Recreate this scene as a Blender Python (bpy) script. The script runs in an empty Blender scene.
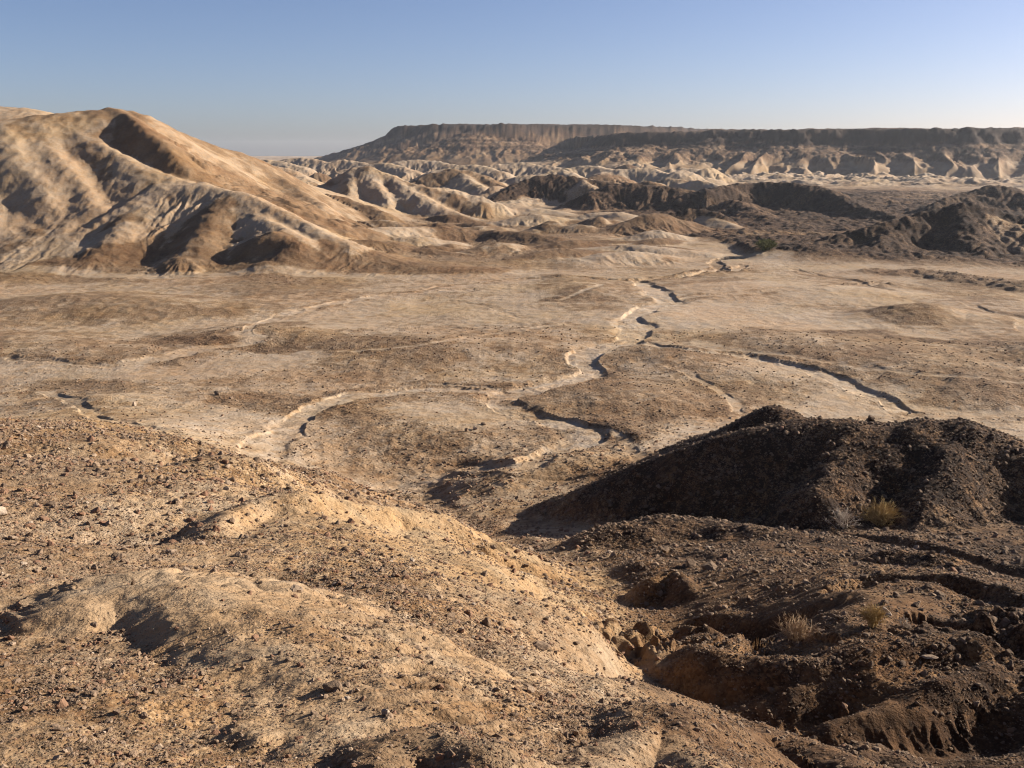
import bpy, math, random, time
import numpy as np
T0 = time.time()
LOG = []
def print(*a): LOG.append(" ".join(map(str, a)))
import sys
QUAL = 1.0                       # mesh density of the terrain sheet
rng = np.random.default_rng(7)
random.seed(7)
scene = bpy.context.scene
COL = scene.collection
H = 30.0                         # eye height above the valley floor
F = 1000.0                       # focal length in picture widths / 1024
PITCH = math.atan(234.0 / F)
SUN_AZ, SUN_EL = math.radians(70), math.radians(21)

# ------------------------------------------------------------------ survey helpers
def W(px, py, D):
    """3D point seen at px,py standing D metres ahead"""
    a = (px - 512) / F; b = (384 - py) / F
    cy = math.cos(PITCH) + b * math.sin(PITCH)
    cz = -math.sin(PITCH) + b * math.cos(PITCH)
    k = D / cy
    return (a * k, D, H + cz * k)
def G(px, py, z=0.0):
    a = (px - 512) / F; b = (384 - py) / F
    cy = math.cos(PITCH) + b * math.sin(PITCH)
    cz = -math.sin(PITCH) + b * math.cos(PITCH)
    k = (z - H) / cz
    return (a * k, cy * k)

# ------------------------------------------------------------------ noise
_p = np.arange(256); np.random.default_rng(11).shuffle(_p); _p = np.concatenate([_p, _p, _p]).astype(np.int32)
_ang = np.random.default_rng(5).random(256) * 2 * math.pi
_gx = np.cos(_ang).astype(np.float32); _gy = np.sin(_ang).astype(np.float32)
from concurrent.futures import ThreadPoolExecutor
POOL = ThreadPoolExecutor(4)
def perlin(x, y):
    if np.ndim(x) != 1 or len(x) < 60000: return _perlin(np.asarray(x), np.asarray(y))
    x, y = np.broadcast_arrays(x, y); n = len(x); out = np.empty(n, np.float32); st = 32768
    def job(a): out[a:a + st] = _perlin(x[a:a + st], y[a:a + st])
    list(POOL.map(job, range(0, n, st)))
    return out
def _perlin(x, y):
    xf = np.floor(x); yf = np.floor(y)
    fx = (x - xf).astype(np.float32); fy = (y - yf).astype(np.float32)
    xi = xf.astype(np.int32) & 255; yi = yf.astype(np.int32) & 255
    u = fx * fx * fx * (fx * (fx * 6 - 15) + 10); v = fy * fy * fy * (fy * (fy * 6 - 15) + 10)
    A = _p.take(xi) + yi; B = _p.take(xi + 1) + yi
    def g(h, dx, dy):
        h = _p.take(h & 511)
        return _gx.take(h) * dx + _gy.take(h) * dy
    n00 = g(A, fx, fy); n10 = g(B, fx - 1, fy); n01 = g(A + 1, fx, fy - 1); n11 = g(B + 1, fx - 1, fy - 1)
    a = n00 + u * (n10 - n00); b = n01 + u * (n11 - n01)
    return (a + v * (b - a)) * 1.5
def fbm(x, y, lam, oct=4, gain=0.5, seed=0.0):
    s = 0; a = 1.0; t = 0
    for i in range(oct):
        s = s + a * perlin(x / lam + seed + i * 17.3, y / lam - seed * 1.7 + i * 9.1)
        t += a; a *= gain; lam *= 0.49
    return s / t
def ridged(x, y, lam, oct=4, gain=0.5, seed=0.0):
    s = 0; a = 1.0; t = 0
    for i in range(oct):
        s = s + a * (1 - 2.2 * np.abs(perlin(x / lam + seed + i * 13.7, y / lam + seed * 0.7 + i * 5.3)))
        t += a; a *= gain; lam *= 0.48
    return s / t
def sstep(a, b, x):
    t = np.clip((x - a) / (b - a), 0, 1); return t * t * (3 - 2 * t)
def smax(a, b, k):
    h = np.clip(0.5 + 0.5 * (a - b) / k, 0, 1)
    return b + (a - b) * h + k * h * (1 - h), h

# ------------------------------------------------------------------ terrain grid (rings round the view point: fine near, coarse far)
def build_angles():
    main = np.linspace(-29.5, 29.5, int(1300 * QUAL))
    side = np.concatenate([np.linspace(29.6, 45, int(110 * QUAL)), np.linspace(45.4, 90, int(110 * QUAL)), np.linspace(92, 178, 28)])
    return np.radians(np.concatenate([-side[::-1], main, side, [182.0]]))
TH = build_angles()
TH[-1] = TH[0] + 2 * math.pi
R_ = [0.35]
while R_[-1] < 5200:
    r = R_[-1]
    q = 0.05 if r < 3.5 else (0.0034 if r < 12 else (0.0026 if r < 90 else (0.0029 if r < 600 else (0.0034 if r < 1500 else 0.02))))
    R_.append(r * (1 + q / QUAL))
R = np.array(R_)
NR, NT = len(R), len(TH)
print("grid", NR, NT, NR * NT)
rr, tt = np.meshgrid(R, TH, indexing='ij')
X = (rr * np.sin(tt)).ravel(); Y = (rr * np.cos(tt)).ravel()
RR = rr.ravel(); TT = tt.ravel()

# ------------------------------------------------------------------ broad shape: thin plate through surveyed spots (theta, ln r)
CP = []
def cp(px, py, D): x, y, z = W(px, py, D); CP.append((math.atan2(x, y), math.log(math.hypot(x, y)), z))
def cw(deg, r, z): CP.append((math.radians(deg), math.log(r), z))
for a in ((-160, 4, 28.5), (-100, 4, 28), (100, 4, 28), (160, 4, 28.5), (-140, 15, 28), (140, 15, 27), (-100, 30, 25), (100, 30, 20),
          (-150, 60, 22), (150, 60, 20), (-90, 80, 15), (90, 80, 10), (-60, 15, 26), (-60, 40, 22), (-60, 80, 10), (60, 15, 23.5), (60, 30, 19.5), (50, 50, 15), (60, 80, 9),
          (45, 22, 20.5), (42, 42, 14.5),
          (0, 1.2, 28.3), (-120, 1.2, 28.4), (120, 1.2, 28.3), (-60, 1.2, 28.3), (60, 1.2, 28.3), (180, 1.2, 28.4), (0, 3, 27.3), (-40, 3, 27.6), (40, 3, 27.2),
          (-80, 160, 3), (80, 160, 2), (-150, 160, 10), (150, 160, 10)):
    cw(*a)
for deg in range(-45, 46, 9):
    cw(deg, 150, 0); cw(deg, 190, 0)
for a in (
    (0,768,6.6),(0,690,9.2),(0,600,14),(0,545,20),(0,510,28),(0,450,48),(0,420,70),(0,397,112),
    (150,768,6.2),(150,690,9),(150,600,15),(150,548,21.5),(190,540,26.6),(150,500,29),(150,466,38),(150,431,74),(240,462,66),
    (300,768,6),(300,700,9),(300,640,13),(300,590,18),(300,550,22.5),(262,520,26.4),(320,512,28),(330,478,84),(240,458,80),
    (430,768,6),(430,700,9.4),(430,650,13),(430,600,18),(430,565,23),(420,495,84),
    (530,768,6.2),(530,700,10),(530,650,14.2),(530,610,19.5),(500,575,27),
    (600,768,7),(600,720,10.2),(600,680,13.5),(600,620,20),(575,590,28),
    (650,655,21.5),(640,600,31),(560,552,44),(505,530,61),(455,505,72),
    (655,700,18.5),(680,742,10.6),(720,768,8.4),
    (720,650,24),(720,600,28),(720,568,33),(700,540,48),(600,526,60),(640,470,80),
    (800,768,10.5),(800,732,17.6),(850,655,18.9),(850,600,22.6),(850,572,25.5),(850,545,42),
    (920,768,12.0),(1000,735,16.7),(1000,650,19.2),(1000,608,22),(1000,590,38),(1000,560,43),
    (1150,768,13),(1150,700,15.8),(1150,650,18),(1150,600,21.4),(1150,580,38),
    (600,440,98),(500,455,92),(700,420,106),(850,395,122),(1024,400,118)):
    cp(*a)
CP = np.array(CP)
def tps(P, Z, smooth):
    n = len(P); d = np.linalg.norm(P[:, None] - P[None], axis=2)
    K = np.where(d > 0, d * d * np.log(d + 1e-12), 0) + np.eye(n) * smooth
    Q = np.c_[np.ones(n), P]; A = np.block([[K, Q], [Q.T, np.zeros((3, 3))]])
    return np.linalg.solve(A, np.r_[Z, np.zeros(3)])
P = CP[:, :2]; sol = tps(P, CP[:, 2], 0.0006)
ci = np.unique(np.r_[0:NR:max(1, NR // 260), NR - 1]); cj = np.unique(np.r_[0:NT:6, NT - 1])
lr = np.log(R)
pa, pb = np.meshgrid(lr[ci], TH[cj], indexing='ij')
acc = sol[-3] + sol[-2] * pb + sol[-1] * pa
for k in range(len(P)):
    d2 = (pb - P[k, 0]) ** 2 + (pa - P[k, 1]) ** 2
    acc = acc + sol[k] * 0.5 * d2 * np.log(d2 + 1e-12)
# bilinear to the full grid
t1 = np.array([np.interp(TH, TH[cj], row) for row in acc])
fi = np.interp(np.arange(NR), ci, np.arange(len(ci))); i0 = np.clip(fi.astype(int), 0, len(ci) - 2); fr = (fi - i0)[:, None]
base = (t1[i0] * (1 - fr) + t1[i0 + 1] * fr)
wr = sstep(math.log(95), math.log(150), np.log(rr))
front = np.exp(-(np.degrees(tt) / 75.0) ** 4)
base = base * (1 - wr)
Z = base.ravel()
Z = np.where(np.isfinite(Z), Z, 0)
Z = np.maximum(Z, 0.0) + 0.0

# ------------------------------------------------------------------ masks: T = tone (0 dark stony .. 1 pale silt), S = stoniness
near = 1 - sstep(70, 100, RR)
wx = X + 6 * fbm(X, Y, 30, 2, seed=3.1); wy = Y + 6 * fbm(X, Y, 30, 2, seed=8.4)
T = 0.68 + 0.42 * fbm(wx, wy, 46, 4, 0.55, seed=1.5)
S = np.full(len(X), 0.35) - 0.8 * (T - 0.70)
ID = np.zeros(len(X), np.int8)              # region of the sheet
# valley floor relief
flo = sstep(80, 110, RR) * (1 - 0.0 * RR)
Z += flo * (0.9 * fbm(wx, wy, 52, 3, 0.45, seed=21.0) - 1.1 * (T - 0.70))
def cut(idx): return X[idx], Y[idx]

def seg_dist(px, py, pts, fan=8.0):
    n = len(px); st = 32768
    if n < 50000: return _seg_dist(px, py, pts, fan)
    out = [np.empty(n) for _ in range(4)]
    def job(a):
        for o, v in zip(out, _seg_dist(px[a:a + st], py[a:a + st], pts, fan)): o[a:a + st] = v
    list(POOL.map(job, range(0, n, st)))
    return out
def _seg_dist(px, py, pts, fan=8.0):
    """nearest point on a polyline: distance, arc length, interpolated height, side, end angle"""
    n = len(pts); bd = np.full(len(px), 1e18); bs = np.zeros(len(px)); bz = np.zeros(len(px)); bside = np.zeros(len(px)); bt = np.zeros(len(px))
    s = 0.0; sw = 0; sz_ = 0
    for i in range(n - 1):
        ax, ay, az = pts[i]; bx, by, bzv = pts[i + 1]
        dx, dy = bx - ax, by - ay; L = math.hypot(dx, dy) + 1e-9
        t = ((px - ax) * dx + (py - ay) * dy) / (L * L)
        tc = np.clip(t, 0, 1)
        ex = px - ax - tc * dx; ey = py - ay - tc * dy
        d = ex * ex + ey * ey
        m = d < bd
        bd = np.where(m, d, bd)
        # beyond an end the arc length keeps running with the fan angle
        over = np.where((i == 0) & (t < 0), t, np.where((i == n - 2) & (t > 1), t - 1, 0)) * L
        bs = np.where(m, s + tc * L + np.sign(over) * np.arctan2(np.abs(over), np.sqrt(np.maximum(d - over * over, 0)) + 1e-6) * fan, bs)
        w = 1.0 / (d + .02) ** 3; sw = sw + w; sz_ = sz_ + w * (az + tc * (bzv - az))
        bside = np.where(m, (dx * (py - ay) - dy * (px - ax)) / L, bside)
        s += L
    return np.sqrt(bd), bs, sz_ / sw, bside
def smooth_poly(pts, n=4):
    """Catmull-Rom resample"""
    p = np.array(pts, float); out = []
    for i in range(len(p) - 1):
        p0 = p[max(i - 1, 0)]; p1 = p[i]; p2 = p[i + 1]; p3 = p[min(i + 2, len(p) - 1)]
        for k in range(n):
            t = k / n
            out.append(0.5 * ((2 * p1) + (-p0 + p2) * t + (2 * p0 - 5 * p1 + 4 * p2 - p3) * t * t + (-p0 + 3 * p1 - 3 * p2 + p3) * t ** 3))
    out.append(p[-1]); return [tuple(q) for q in out]

def sample(x, y, arr=None):
    arr = Z.reshape(NR, NT) if arr is None else arr
    r = np.hypot(x, y); th = np.arctan2(x, y)
    i = np.interp(np.log(np.maximum(r, R[0])), lr, np.arange(NR)); j = np.interp(th, TH, np.arange(NT))
    i0 = np.clip(i.astype(int), 0, NR - 2); j0 = np.clip(j.astype(int), 0, NT - 2); a = i - i0; b = j - j0
    return (arr[i0, j0] * (1 - a) * (1 - b) + arr[i0 + 1, j0] * a * (1 - b) + arr[i0, j0 + 1] * (1 - a) * b + arr[i0 + 1, j0 + 1] * a * b)
def hit(px, py):
    """where the line of sight through px,py meets the ground"""
    a = (px - 512) / F; b = (384 - py) / F
    d = np.array([a, math.cos(PITCH) + b * math.sin(PITCH), -math.sin(PITCH) + b * math.cos(PITCH)])
    t = np.exp(np.linspace(math.log(3), math.log(900), 6000)); p = d[None] * t[:, None] + np.array([0, 0, H])
    g = sample(p[:, 0], p[:, 1]); m = np.nonzero(p[:, 2] < g)[0]
    k = m[0] if len(m) else len(t) - 1
    return float(p[k, 0]), float(p[k, 1])

def ridge(pix, sl, sr=None, rnd=2.0, tone=0.6, stone=0.3, gul=0.0, glam=8.0, k=2.0, rid=None, warp=0.0, world=False, tnoise=0.25, raise_=0.0, curv=None):
    """a crest through surveyed points; sl / sr = slope left / right of its run"""
    global Z, T, S, ID
    pts = pix if world else [W(*p) for p in pix]
    if len(pts) > 2: pts = smooth_poly(pts, 3)
    sr = sl if sr is None else sr
    pz = max(p[2] for p in pts) + 3 + raise_
    reach = pz / min(sl, sr) + 4 * k + rnd * 2
    xs = [p[0] for p in pts]; ys = [p[1] for p in pts]
    idx = np.nonzero((X > min(xs) - reach) & (X < max(xs) + reach) & (Y > min(ys) - reach) & (Y < max(ys) + reach))[0]
    if len(idx) == 0: return
    x, y = cut(idx)
    sc = max(glam, 1e-3)
    if warp > 0:
        qx = x + 1.6 * warp * fbm(x, y, warp * 15, 3, .4, seed=pts[0][0] * 0.01 + 4); qy = y + 1.6 * warp * fbm(x, y, warp * 15, 3, .4, seed=pts[0][1] * 0.01 + 9)
    else: qx, qy = x, y
    d, s, cz, side = seg_dist(qx, qy, pts, sc * 1.3)
    lf = sstep(-rnd * 0.7, rnd * 0.7, side)
    slope = sr + (sl - sr) * lf
    dd = np.sqrt(d * d + rnd * rnd) - rnd
    if curv is None: curv = .03 if pts[0][1] < 80 else 0.0
    h = cz + raise_ - slope * dd - curv * dd * dd
    if gul > 0:
        w = perlin(s / sc + 3.3 + 0.5 * perlin(x / sc, y / sc), dd / (sc * 3.5) + pts[0][0] * .37)
        w2 = perlin(s / (sc * .45) + 7.1, dd / (sc * 1.8) + pts[0][1] * .21)
        g = (1 - np.abs(w) * 2.4) + 0.45 * (1 - np.abs(w2) * 2.4)
        g = np.clip(g, -.4, 1.45)
        if pts[0][1] > 90:
            w3 = perlin(s / (sc * .21) + 1.7 + .6 * perlin(x / (sc * .6), y / (sc * .6)), dd / (sc * 1.4) + pts[0][1] * .13)
            g = g + .30 * (1 - np.abs(w3) * 2.6) + .35
        else:
            w3 = perlin(s / (sc * .24) + 1.7 + .6 * perlin(x / (sc * .6), y / (sc * .6)), dd / (sc * 1.0) + pts[0][1] * .13)
            g = g + .25 * (1 - np.abs(w3) * 2.6)
        h = h - gul * g * sstep(rnd * 0.3, rnd * 0.3 + sc * 1.1, dd)
    z0 = Z[idx]
    z1, wgt = smax(h, z0, k)
    Z[idx] = z1
    tn = tone + tnoise * fbm(x, y, max(sc * 1.2, 3), 3, seed=2.2)
    wt = sstep(0.35, 0.75, wgt)
    T[idx] = T[idx] * (1 - wt) + tn * wt
    S[idx] = S[idx] * (1 - wt) + stone * wt
    if rid is not None:
        ID[idx] = np.where(wgt > 0.5, rid, ID[idx])

def paint(pix, rad, tone, stone=None, soft=0.5, amt=1.0, flat=True):
    """silt or gravel spread along a line on the ground"""
    global T, S
    pts = [hit(p[0], p[1]) + (0,) for p in pix]
    if len(pts) > 2: pts = smooth_poly(pts, 3)
    xs = [p[0] for p in pts]; ys = [p[1] for p in pts]; rch = rad * 2
    idx = np.nonzero((X > min(xs) - rch) & (X < max(xs) + rch) & (Y > min(ys) - rch) & (Y < max(ys) + rch))[0]
    x, y = cut(idx)
    qx = x + rad * .5 * fbm(x, y, rad * 1.2, 4, .6, seed=6); qy = y + rad * .5 * fbm(x, y, rad * 1.2, 4, .6, seed=16)
    if len(pts) == 1: d = np.hypot(qx - pts[0][0], qy - pts[0][1])
    else: d = seg_dist(qx, qy, pts)[0]
    w = (1 - sstep(rad * (1 - soft), rad * (1 + soft * .3), d)) * amt
    T[idx] = T[idx] * (1 - w) + tone * w
    if stone is not None: S[idx] = S[idx] * (1 - w) + stone * w

def channel(pix, width, depth, tone=0.78, flat=True, bank=0.6, wob=0.6, rid=None, stone=0.1, bias=0.0):
    """a dry wash cut into the floor: flat bed, steep banks"""
    global Z, T, S, ID
    if flat: pts = [hit(p[0], p[1]) + (0.0,) for p in pix]
    else: pts = [W(*p) for p in pix]
    if flat:
        depth *= .42 if width > 2.1 else .26
        width *= 1.12
    pts = smooth_poly(pts, 4)
    xs = [p[0] for p in pts]; ys = [p[1] for p in pts]; rch = width * 2 + 4 * bank + 2
    idx = np.nonzero((X > min(xs) - rch) & (X < max(xs) + rch) & (Y > min(ys) - rch) & (Y < max(ys) + rch))[0]
    if len(idx) == 0: return
    x, y = cut(idx)
    wq = wob * width * .5
    qx = x + wq * fbm(x, y, width * 2.5, 4, .6, seed=31); qy = y + wq * fbm(x, y, width * 2.5, 4, .6, seed=37)
    d, s, cz, side = seg_dist(qx, qy, pts)
    half = width * .5 * (1 + .45 * perlin(s / (width * 3.5), s * 0 + .3))
    end = np.minimum(sstep(0, width * 3, s), 1)
    bk = bank * (.55 + 2.2 * sstep(-.1, .5, perlin(s / (width * 2.2) + 9, s * 0 + (side > 0) * 4.4))) if flat else bank
    w = (1 - sstep(half, half + bk, d)) * (0.35 + 0.65 * end)
    Z[idx] -= depth * w
    wt = (1 - sstep(half * .9, half + bank * .9, d))
    if flat:
        hl = sstep(half + bank * .8, half + bank * 1.6, d) * (1 - sstep(half + bank * 2, half * 2 + bank * 5, d)) * sstep(-.3, .4, perlin(s / (width * 3) + 2.2, d * 0 + 1.7))
        T[idx] -= .16 * hl; S[idx] += .25 * hl
    tn = tone + (.09 if flat else 0) + .15 * fbm(x, y, width, 3, seed=5)
    T[idx] = T[idx] * (1 - wt) + tn * wt
    S[idx] = S[idx] * (1 - wt) + stone * wt
    if rid is not None: ID[idx] = np.where((d < half + bank * .6) & (end > .1), rid, ID[idx])

GROUND, HILL, DARKHILL, BADLAND, MESA, WASH, SLOPE, KNOLL = range(8)
ID[RR < 100] = SLOPE

# ------------------------------------------------------------------ far country
# rolling dark rocky ground to the right and the pale badlands across the middle
ang = np.degrees(TT)
far = sstep(300, 420, RR)
pale_zone = sstep(430, 620, RR) * (1 - sstep(-2, 10, ang + 0 * RR) * (1 - sstep(820, 1000, RR)) * .85)
dark_zone = sstep(0, 22, RR - 340 + 58 * sstep(11, 14, ang)) * sstep(3, 7, ang + 2 * fbm(X, Y, 60, 3, seed=18)) * (1 - sstep(700, 900, RR))
i = np.nonzero(RR > 270)[0]
x, y = cut(i)
n1 = .55 * ridged(x, y, 110, 5, .55, seed=2.7) + .6 * ridged(x, y, 44, 4, .55, seed=6.1); n2 = fbm(x, y, 60, 5, .5, seed=12)
bump = np.clip(n1 + .1, 0, None)
Z[i] += pale_zone[i] * (1 - sstep(1500, 3000, RR[i])) * (8.5 * bump + 2.5 * n2)
Z[i] += dark_zone[i] * (1.7 * np.clip(n2 + .15, 0, None) * 1.6 + 1.0 * n1)
Z[i] += sstep(1500, 2600, RR[i]) * 5 * fbm(x, y, 400, 3, seed=9)
T[i] = T[i] * (1 - pale_zone[i]) + pale_zone[i] * (.56 + .36 * n1 + .35 * fbm(x, y, 40, 3, seed=77))
T[i] = T[i] * (1 - dark_zone[i]) + dark_zone[i] * (.15 + .55 * np.clip(fbm(x, y, 70, 4, .6, seed=44) - .12, 0, 1) * 1.6)
S[i] = S[i] * (1 - dark_zone[i]) + dark_zone[i] * .85
ID[i] = np.where(pale_zone[i] > .5, BADLAND, ID[i])
ID[i] = np.where((dark_zone[i] > .5), DARKHILL, ID[i])

# brown gravel apron in front of the hills, y 225..275
bz = sstep(245, 262, RR + 6 * fbm(X, Y, 40, 3, seed=3)) * (1 - sstep(430, 520, RR)) * (1 - sstep(3, 7, ang))
T = T * (1 - .75 * bz) + 0.75 * bz * (.44 + .35 * fbm(X, Y, 22, 4, seed=55)); S = S + .2 * bz
Z += bz * (1.4 * fbm(X, Y, 35, 4, seed=29) + .5)

# mesa on the skyline
def mesa(edge, top, cliff, ds, spamp, lowt, rid=MESA):
    global Z, T, S, ID
    pts = smooth_poly([(a[0], a[1], 0) for a in edge], 3)
    i = np.nonzero((RR > 650) & (np.abs(TT) < 1.4))[0]
    x, y = cut(i)
    qx = x + 25 * fbm(x, y, 190, 2, .4, seed=41); qy = y + 55 * fbm(x, y, 170, 2, .4, seed=47) + 9 * fbm(x, y, 40, 3, .5, seed=48)
    d, s, cz, side = seg_dist(qx, qy, pts)
    sd = np.where(side > 0, d, -d)               # positive: behind the edge
    tz = top(s) + 3.0 * fbm(x, y, 90, 5, .6, seed=50)
    spur = (1 - 2.3 * np.abs(perlin(s / 46 + .5 * perlin(x / 60, y / 60), sd / 190))) + .6 * (1 - 2.3 * np.abs(perlin(s / 19 + .4 * perlin(x / 25, y / 25), sd / 100 + 5)))
    cl = np.clip((sd + 12 + 5 * fbm(x, y, 40, 4, .6, seed=83)) / 16, 0, 1)
    u = np.clip((sd + ds) / ds, 0, 1)
    foot = sstep(0, .25, u) * (1 - sstep(.40, .85, u))
    h = (1 - cliff) * tz * (.55 * u + .45 * u ** 1.7) + cliff * cl * tz + spur * spamp * foot
    h += (u > .25) * sstep(.25, .5, u) * (1 - .6 * sstep(5, 20, sd)) * (3.0 * fbm(x, y, 24, 5, .62, seed=93) + 2.0 * np.abs(perlin(x / 11, y / 11)))
    step = sstep(20, 75, sd) * (2.0 + 2.5 * perlin(s / 160, s * 0 + 8))
    h += step
    z1, w = smax(h, Z[i], 1.2)
    m = sd > -ds
    Z[i] = np.where(m, z1, Z[i])
    w = w * m
    up = sstep(.33, .45, h / tz + .12 * fbm(x, y, 22, 4, .6, seed=61))
    tn = (lowt + .2 * fbm(x, y, 30, 3, seed=19)) * (1 - up) + up * (.33 - .30 * sstep(.72, .86, h / tz + .08 * fbm(x, y, 30, 3, seed=17)) + .25 * fbm(x, y, 16, 4, .7, seed=15) + .55 * fbm(s, h * 3.5, 22, 4, .75, seed=27) + .22 * perlin(h / 2.6 + .4 * fbm(x, y, 40, 2), s / 300))
    topm = sstep(28, 60, sd)
    tn = tn - .30 * sstep(-20, -4, sd)
    tn = tn * (1 - topm) + topm * (.22 + .35 * fbm(x, y, 30, 3, seed=66))
    wt = sstep(.4, .8, w)
    T[i] = T[i] * (1 - wt) + tn * wt
    S[i] = S[i] * (1 - wt) + (.75 * up) * wt
    ID[i] = np.where(w > .5, rid, ID[i])
def dirpt(px, D): return ((px - 512) / F / math.cos(PITCH) * D * .985, D)
# far western mesa with its own skyline step
e1 = [dirpt(392, 2250), dirpt(398, 1700), dirpt(420, 1590), dirpt(470, 1545), dirpt(540, 1545), dirpt(620, 1620), dirpt(700, 1900)]
mesa(e1, lambda s: 30 + 38 * sstep(-50, 450, s), .13, 190.0, 3.0, .48)
e2 = [dirpt(590, 1330), dirpt(610, 1220), dirpt(680, 1150), dirpt(760, 1110), dirpt(850, 1080), dirpt(940, 1070), dirpt(1024, 1070), dirpt(1200, 1100), dirpt(1600, 1300), dirpt(2600, 1700)]
mesa(e2, lambda s: 46 + 4.5 * sstep(0, 300, s), .22, 150.0, 6.5, .66)

# ------------------------------------------------------------------ hills behind the valley
# big pale hill on the left
hA = dict(rid=HILL, stone=.15)
ridge([(-900,150,360),(-500,150,330),(-150,132,318),(0,121,331),(60,114,338),(112,109,345),(135,114,349),(175,131,365),(240,156,388)], .8, .62, rnd=6, tone=.60, gul=.5, glam=24, k=3, warp=2.5, **hA)
ridge([(20,108,430),(-60,106,430),(-200,112,440)], .3, .3, rnd=8, tone=.8, k=3, **hA)
ridge([(0,124,326),(18,145,311),(38,175,299),(55,203,287),(64,225,280)], .56, .66, rnd=5, tone=.80, gul=.15, glam=9, k=3.6, warp=1.5, tnoise=.12, **hA)
ridge([(-90,128,322),(-60,155,305),(-30,190,290),(0,220,280),(25,246,270)], .5, .6, rnd=6, tone=.78, gul=.2, glam=10, k=3.6, warp=1.5, tnoise=.12, **hA)
ridge([(32,120,332),(48,142,317),(70,168,304),(90,193,293),(98,205,288)], .55, .72, rnd=3.5, tone=.74, gul=.2, glam=8, k=2.8, warp=1.5, tnoise=.14, **hA)
ridge([(62,115,336),(84,134,325),(115,153,314),(150,169,307),(180,180,303)], .50, .66, rnd=3, tone=.68, gul=.3, glam=9, k=1.5, warp=1.5, tnoise=.16, **hA)
ridge([(232,153,384),(275,176,374),(308,199,348),(336,222,316)], .85, .55, rnd=5, tone=.58, gul=.7, glam=14, k=2.5, warp=2, **hA)
ridge([(200,152,352),(222,180,326),(238,205,306)], .5, .6, rnd=3, tone=.50, gul=.6, glam=8, k=2, warp=1.5, **hA)
ridge([(112,108,345),(132,118,334),(150,132,325),(168,148,318),(182,162,313),(196,180,308)], .40, .72, rnd=1.5, tone=.42, gul=1.1, glam=7, k=1.2, warp=1.2, **hA)
ridge([(60,205,298),(90,212,292),(130,214,290),(170,205,296)], .3, .32, rnd=4, tone=.36, gul=.6, glam=10, k=2, warp=2, **hA)
# pale spurs in front of it
hB = dict(rid=HILL, stone=.2, warp=1.5)
ridge([(205,183,300),(165,187,298),(143,197,291),(112,213,282),(84,229,275),(55,243,270),(15,256,266)], .40, .75, rnd=2.5, tone=.84, gul=.25, glam=8, k=1.6, tnoise=.12, **hB)
ridge([(165,187,298),(205,187,295),(240,193,290),(272,206,283),(305,224,274),(348,243,264)], .42, .50, rnd=2.6, tone=.80, gul=.8, glam=7, k=1.6, tnoise=.2, **hB)
ridge([(155,200,292),(130,215,280),(112,234,268),(95,256,258)], .42, .5, rnd=3, tone=.38, gul=.7, glam=8, k=1.6, **hB)
ridge([(228,194,289),(215,214,276),(200,238,263),(185,257,255)], .42, .45, rnd=3, tone=.42, gul=.5, glam=6, k=1.4, tnoise=.4, **hB)
ridge([(245,205,284),(268,222,272),(300,238,262)], .5, .5, rnd=2, tone=.86, gul=.8, glam=6, k=1.4, **hB)
ridge([(272,232,262),(290,243,257),(268,262,248)], .45, .5, rnd=3.5, tone=.34, gul=.15, glam=6, k=1.4, **hB)
ridge([(330,240,266),(370,252,262),(410,262,256),(480,268,252)], .2, .22, rnd=3, tone=.36, gul=.4, glam=7, k=1.8, **hB)
# hill in the middle left
hC = dict(rid=BADLAND, stone=.2, warp=2.5)
ridge([(292,200,470),(335,180,478),(362,167,482),(390,177,478),(430,189,470),(478,203,460)], .62, .62, rnd=3.5, tone=.62, gul=1.5, glam=11, k=2.5, **hC)
ridge([(338,180,478),(328,200,455),(316,216,440)], .55, .6, rnd=2.5, tone=.72, gul=.8, glam=9, k=2, **hC)
ridge([(358,168,482),(352,185,465),(352,205,448),(350,220,436)], .55, .6, rnd=2.5, tone=.66, gul=.8, glam=9, k=2, **hC)
ridge([(370,170,480),(382,192,460),(390,215,440)], .6, .55, rnd=2.2, tone=.9, gul=.5, glam=9, k=2, **hC)
ridge([(392,178,478),(425,198,456),(460,214,442),(482,221,436)], .5, .5, rnd=3, tone=.88, gul=.9, glam=9, k=2, **hC)
ridge([(300,205,400),(325,196,408),(352,202,405),(380,214,392)], .45, .5, rnd=3, tone=.46, gul=.8, glam=9, k=2, **hC)
ridge([(405,188,600),(430,175,612),(455,170,618),(480,175,612),(512,190,590)], .4, .4, rnd=4, tone=.5, gul=1.2, glam=14, k=2.5, **hC)
ridge([(455,171,618),(480,188,580),(500,200,560)], .45, .45, rnd=3, tone=.85, gul=.8, glam=12, k=2.5, **hC)
ridge([(250,165,560),(280,168,560),(300,178,550)], .4, .4, rnd=4, tone=.7, gul=1, glam=12, k=2.5, **hC)
for a in ((300,158,900,40),(345,160,860,30),(420,160,850,45),(520,163,800,50),(590,166,760,40),(640,168,740,40),(270,160,800,30),(380,163,760,30),(470,165,700,30),(560,170,640,24)):
    px, py, D, w = a
    ridge([(px - w, py + 6, D), (px, py, D + 10), (px + w, py + 7, D - 10)], .4, .4, rnd=4, tone=.85, gul=1.6, glam=14, k=2.5, rid=BADLAND, warp=4, stone=.1)
gc = np.random.default_rng(77)
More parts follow.
